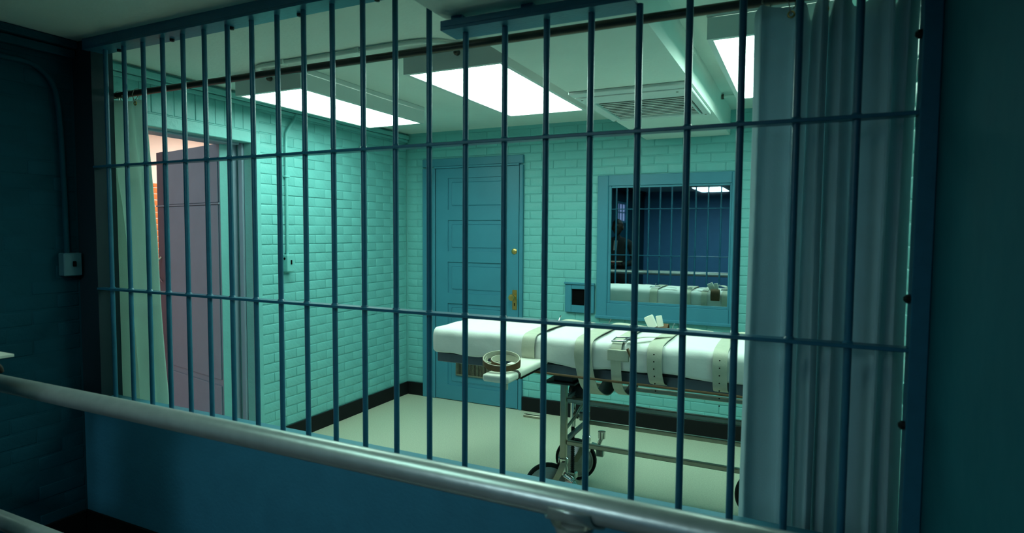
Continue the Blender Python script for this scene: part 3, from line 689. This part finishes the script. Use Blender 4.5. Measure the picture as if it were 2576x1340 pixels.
# wrist cuff on the near edge
cf = obj('wrist_cuff', obox(B(), V(-0.775, 2.798, 0.895), V(1, 0, 0), V(0, 1, 0), V(0, 0, 1), 0.105, 0.014, 0.055, .005), 'cream_leather', gur)
obj('cuff_edge', obox(B(), V(-0.718, 2.797, 0.905), V(0.9, 0, .43), V(0, 1, 0), V(-.43, 0, .9), 0.010, 0.02, 0.060, .003), 'brown_leather', cf)
bk = obj('buckle', tube(B(), [(-0.815, 2.83, .956), (-0.745, 2.83, .960), (-0.735, 2.875, .972), (-0.805, 2.875, .968)], 0.005, 8, True), 'chrome', cf, True)
obj('buckle_plate', obox(B(), V(-0.735, 2.865, 0.972), V(0.94, 0.1, .33).normalized(), V(0, 1, 0), V(-.33, 0, .94), 0.055, 0.055, 0.006, .002), 'chrome', bk)
obj('buckle_tail', ribbon(B(), catmull([(-0.74, 2.86, .962), (-0.69, 2.90, .975), (-0.63, 2.98, .968), (-0.58, 3.06, .962)], 5), (0.6, -0.5, 0.1), 0.035, 0.003), 'cream_leather', cf, True)
# far side cuff and pad pieces standing above the mattress
fc = obj('far_cuff', ribbon(B(), [(-0.69, 3.372+0.030*math.cos(a), 0.925+0.048*math.sin(a)) for a in [k*math.pi/12 for k in range(24)]], (1, 0, 0), 0.075, 0.005, True), 'brown_leather', gur, True)
bm = B()
obox(bm, V(-0.735, 3.30, 0.993), V(0.9, 0, .43), V(0, 1, 0), V(-.43, 0, .9), 0.05, 0.03, 0.07, .008); obox(bm, V(-0.690, 3.315, 0.998), V(0.98, 0, .2), V(0, 1, 0), V(-.2, 0, .98), 0.032, 0.02, 0.060, .004)
obj('cuff_pad', bm, 'white_pad', fc, True)
# near arm board with coiled strap
bm = B()
t = bmesh.new(); bmesh.ops.create_cube(t, size=1)
for v in t.verts: v.co = V(v.co.x*0.135, v.co.y*0.50, v.co.z*0.036)
bmesh.ops.bevel(t, geom=t.edges[:], offset=0.015, segments=4, affect='EDGES', profile=0.55)
merge(bm, t, Matrix.Translation((-1.232, 2.655, 0.815)))
ab = obj('arm_board', bm, 'white_pad', gur, True)
obj('arm_bracket', box(B(), -1.27, -1.195, 2.62, 2.92, 0.772, 0.794, .004), 'black_iron', ab)
obj('board_pin', tube(B(), [(-1.19, 2.44, 0.797), (-1.19, 2.44, 0.765)], 0.007, 8), 'cream_leather', ab)
def rect_loop(y, x0, x1, z0, z1): return [(x0, y, z0+.012), (x0, y, z1-.012), (x0+.012, y, z1), (x1-.012, y, z1), (x1, y, z1-.012), (x1, y, z0+.012), (x1-.012, y, z0), (x0+.012, y, z0)]
obj('board_strap', ribbon(B(), rect_loop(2.52, -1.302, -1.162, 0.795, 0.835), (0, 1, 0), 0.016, 0.002, True), 'dark_leather', ab, True)
coil = B(); coil2 = B()
for j, (rr, cx_, cy_, cz_, tl) in enumerate(((0.084, -1.262, 2.53, 0.872, 0.20), (0.066, -1.245, 2.54, 0.864, 0.08))):
    n_ = V(0.10, -math.sin(tl), math.cos(tl)).normalized(); a_ = n_.orthogonal().normalized(); b_ = n_.cross(a_)
    pts = [V(cx_, cy_, cz_)+(a_*math.cos(q)+b_*math.sin(q))*rr for q in [k*2*math.pi/36 for k in range(36)]]
    ribbon(coil, pts, n_, 0.030, 0.003, True); ribbon(coil2, pts, n_, 0.0285, 0.002, True, 0.0032)
cs = obj('coiled_strap', coil, 'cream_leather', ab, True); obj('lining', coil2, 'brown_leather', cs, True)
obj('coil_end', ribbon(B(), catmull([(-1.345, 2.55, .875), (-1.33, 2.50, .862), (-1.28, 2.50, .858), (-1.25, 2.53, .865)], 5), (0.1, -.4, .9), 0.028, 0.003), 'cream_leather', cs, True)
# far arm board
bm = B(); t = bmesh.new(); bmesh.ops.create_cube(t, size=1)
for v in t.verts: v.co = V(v.co.x*0.13, v.co.y*0.42, v.co.z*0.036)
bmesh.ops.bevel(t, geom=t.edges[:], offset=0.015, segments=3, affect='EDGES', profile=0.55)
merge(bm, t, Matrix.Translation((-1.232, 3.46, 0.772))); obj('arm_board', bm, 'white_pad', gur, True)
# ------------------------------------------------------------------ witness window, person, notebook
wd = thing('window_2', (XWL, -2.18, 1.66)); tag(wd, 'small paned window seen in the mirror above the person', 'window', kind='structure')
bm = B()
for a, b, c, d in ((-2.52, -2.48, 1.66, 2.05), (-1.89, -1.85, 1.66, 2.05), (-2.48, -1.89, 1.66, 1.70), (-2.48, -1.89, 2.01, 2.05)): box(bm, XWL-0.05, XWL+0.012, a, b, c, d, .003)
obj('frame', bm, 'blue_trim_paint', wd)
for i in range(3):
    for j in range(2):
        obj('pane', box(B(), XWL-0.04, XWL-0.034, -2.48+i*0.1967, -2.48+(i+1)*0.1967, 1.70+j*0.155, 1.70+(j+1)*0.155), 'window_glow', wd)
for y in (-2.2833, -2.0867): obj('muntin', box(B(), XWL-0.036, XWL-0.015, y-0.011, y+0.011, 1.70, 2.01), 'blue_trim_paint', wd)
obj('muntin', box(B(), XWL-0.036, XWL-0.014, -2.48, -1.89, 1.845, 1.865), 'blue_trim_paint', wd)
# person: one skinned body, seen only in the mirror
PXc, PYc = -2.33, 0.74
per = thing('person', (PXc, PYc, 0)); tag(per, 'person in dark clothes behind the railing, reflected at left of the mirror', 'person')
joints = [  # (name, parent, x, y, z, rx, ry)
 ('pelvis', None, 0, 0, .90, .150, .110), ('waist', 0, 0, 0, 1.03, .135, .100), ('chest', 1, 0, .005, 1.22, .165, .115), ('shoul', 2, 0, .0, 1.345, .135, .085), ('neck', 3, 0, .01, 1.405, .056, .058), ('neck2', 4, 0, .02, 1.44, .054, .056),
 ('lsh', 3, .175, 0, 1.325, .062, .062), ('lel', 6, .235, -.06, 1.07, .050, .050), ('lwr', 7, .10, .165, 1.03, .034, .034),
 ('rsh', 3, -.175, 0, 1.325, .062, .062), ('rel', 9, -.235, -.02, 1.07, .050, .050), ('rwr', 10, -.16, .19, 1.02, .034, .034),
 ('lhip', 0, .085, 0, .83, .095, .095), ('lkn', 12, .095, .015, .48, .064, .064), ('lan', 13, .10, -.01, .10, .046, .046), ('lto', 14, .115, .13, .045, .040, .036),
 ('rhip', 0, -.085, 0, .83, .095, .095), ('rkn', 16, -.095, .015, .48, .064, .064), ('ran', 17, -.10, -.01, .10, .046, .046), ('rto', 18, -.115, .13, .045, .040, .036)]
me = bpy.data.meshes.new('body')
me.from_pydata([(PXc+j[2], PYc+j[3], j[4]) for j in joints], [(j[1], i) for i, j in enumerate(joints) if j[1] is not None], [])
me.materials.append(MATS['dark_suit'])
bo = bpy.data.objects.new('body', me); COL.objects.link(bo); bo.parent = per; bo.matrix_parent_inverse = Matrix.Translation(-per.location)
sk = bo.modifiers.new('skin', 'SKIN'); sk.use_smooth_shade = True
for i, j in enumerate(joints):
    me.skin_vertices[0].data[i].radius = (j[5], j[6]); me.skin_vertices[0].data[i].use_root = (i == 0)
ss = bo.modifiers.new('sub', 'SUBSURF'); ss.levels = 2; ss.render_levels = 2
# head with face
bm = B(); bmesh.ops.create_uvsphere(bm, u_segments=28, v_segments=20, radius=1.0)
HC = V(PXc, PYc+0.025, 1.548)
for v in bm.verts:
    x, y, z = v.co
    jaw = 1.0-0.30*max(0, -z)**1.3
    fx, fy, fz = x*0.074*jaw, y*0.094*(1-0.12*max(0, -z)), z*0.112
    if y > 0 and z < 0: fy *= 0.96
    if y > .75:
        fy += 0.018*math.exp(-((x/.16)**2+((z+.12)/.22)**2))                      # nose
        fy -= 0.008*(math.exp(-(((x-.36)/.16)**2+((z-.08)/.12)**2))+math.exp(-(((x+.36)/.16)**2+((z-.08)/.12)**2)))   # eye sockets
        fy += 0.005*math.exp(-((x/.3)**2+((z+.50)/.09)**2))                      # lips
    v.co = V(fx, fy, fz)+HC
hd = obj('head', bm, 'dark_skin', per, True)
for s in (-1, 1):
    b2 = B(); bmesh.ops.create_uvsphere(b2, u_segments=10, v_segments=8, radius=1.0, matrix=Matrix.Translation(HC+V(s*0.075, -0.008, -0.01)) @ Matrix.Diagonal((0.010, 0.020, 0.031, 1)))
    obj('ear', b2, 'dark_skin', hd, True)
    b2 = B(); bmesh.ops.create_uvsphere(b2, u_segments=10, v_segments=8, radius=0.011, matrix=Matrix.Translation(HC+V(s*0.028, 0.078, 0.010)))
    obj('eye', b2, 'black_hair', hd, True)
bm = B(); bmesh.ops.create_uvsphere(bm, u_segments=28, v_segments=20, radius=1.0)
bmesh.ops.delete(bm, geom=[v for v in bm.verts if v.co.z < (-0.05 if v.co.y < 0.1 else 0.45)], context='VERTS')
for v in bm.verts: v.co = V(v.co.x*0.081, v.co.y*0.101, v.co.z*0.121)+HC
obj('hair', bm, 'black_hair', hd, True)
def hand(side, wrist, fdir):
    fdir = Vector(fdir).normalized(); sidev = V(side, 0, 0); upv = sidev.cross(fdir).normalized()
    if upv.z < 0: upv = -upv
    wr_ = V(*wrist)
    vts = [wr_, wr_+fdir*0.045, wr_+fdir*0.085]; ed = [(0, 1), (1, 2)]; rad_ = [.024, .034, .032]
    for k, ln in enumerate((.066, .076, .070, .054)):
        o_ = (k-1.5)*0.019
        b0 = len(vts); base = wr_+fdir*0.085+sidev*o_
        vts += [base+fdir*0.012, base+fdir*(0.012+ln*0.5)+upv*0.004, base+fdir*(0.010+ln*0.85)-upv*0.016, base+fdir*(0.006+ln)-upv*0.034]
        ed += [(2, b0), (b0, b0+1), (b0+1, b0+2), (b0+2, b0+3)]; rad_ += [.0095, .0088, .0082, .0075]
    b0 = len(vts)
    vts += [wr_+fdir*0.040-sidev*0.034, wr_+fdir*0.068-sidev*0.052+upv*0.006, wr_+fdir*0.095-sidev*0.050+upv*0.010]
    ed += [(1, b0), (b0, b0+1), (b0+1, b0+2)]; rad_ += [.012, .0105, .009]
    m2 = bpy.data.meshes.new('hand'); m2.from_pydata([tuple(v) for v in vts], ed, []); m2.materials.append(MATS['dark_skin'])
    h = bpy.data.objects.new('hand', m2); COL.objects.link(h); h.parent = per; h.matrix_parent_inverse = Matrix.Translation(-per.location)
    s_ = h.modifiers.new('skin', 'SKIN'); s_.use_smooth_shade = True
    for i, r_ in enumerate(rad_): m2.skin_vertices[0].data[i].radius = (r_, r_*0.8 if i > 2 else r_*0.55); m2.skin_vertices[0].data[i].use_root = (i == 0)
    q_ = h.modifiers.new('sub', 'SUBSURF'); q_.levels = 1; q_.render_levels = 2
hand(1, (PXc+.10, PYc+.165, 1.03), (-0.6, 0.75, 0.15))
hand(-1, (PXc-.16, PYc+.19, 1.02), (0.75, 0.6, 0.05))
obj('shirt_front', obox(B(), V(PXc, PYc+0.118, 1.30), V(1, 0, 0), V(0, .96, .28), V(0, -.28, .96), 0.05, 0.006, 0.14, .002), 'shirt_white', per)
nb = thing('notebook', (-2.22, 1.0, 1.08)); tag(nb, 'small open notebook held by the person at the left edge', 'notebook')
obj('pages', box(B(), -2.36, -2.207, 0.93, 1.02, 1.080, 1.089, .001), 'paper', nb)
obj('cover', box(B(), -2.345, -2.25, 0.925, 1.025, 1.072, 1.079, .001), 'red_card', nb)
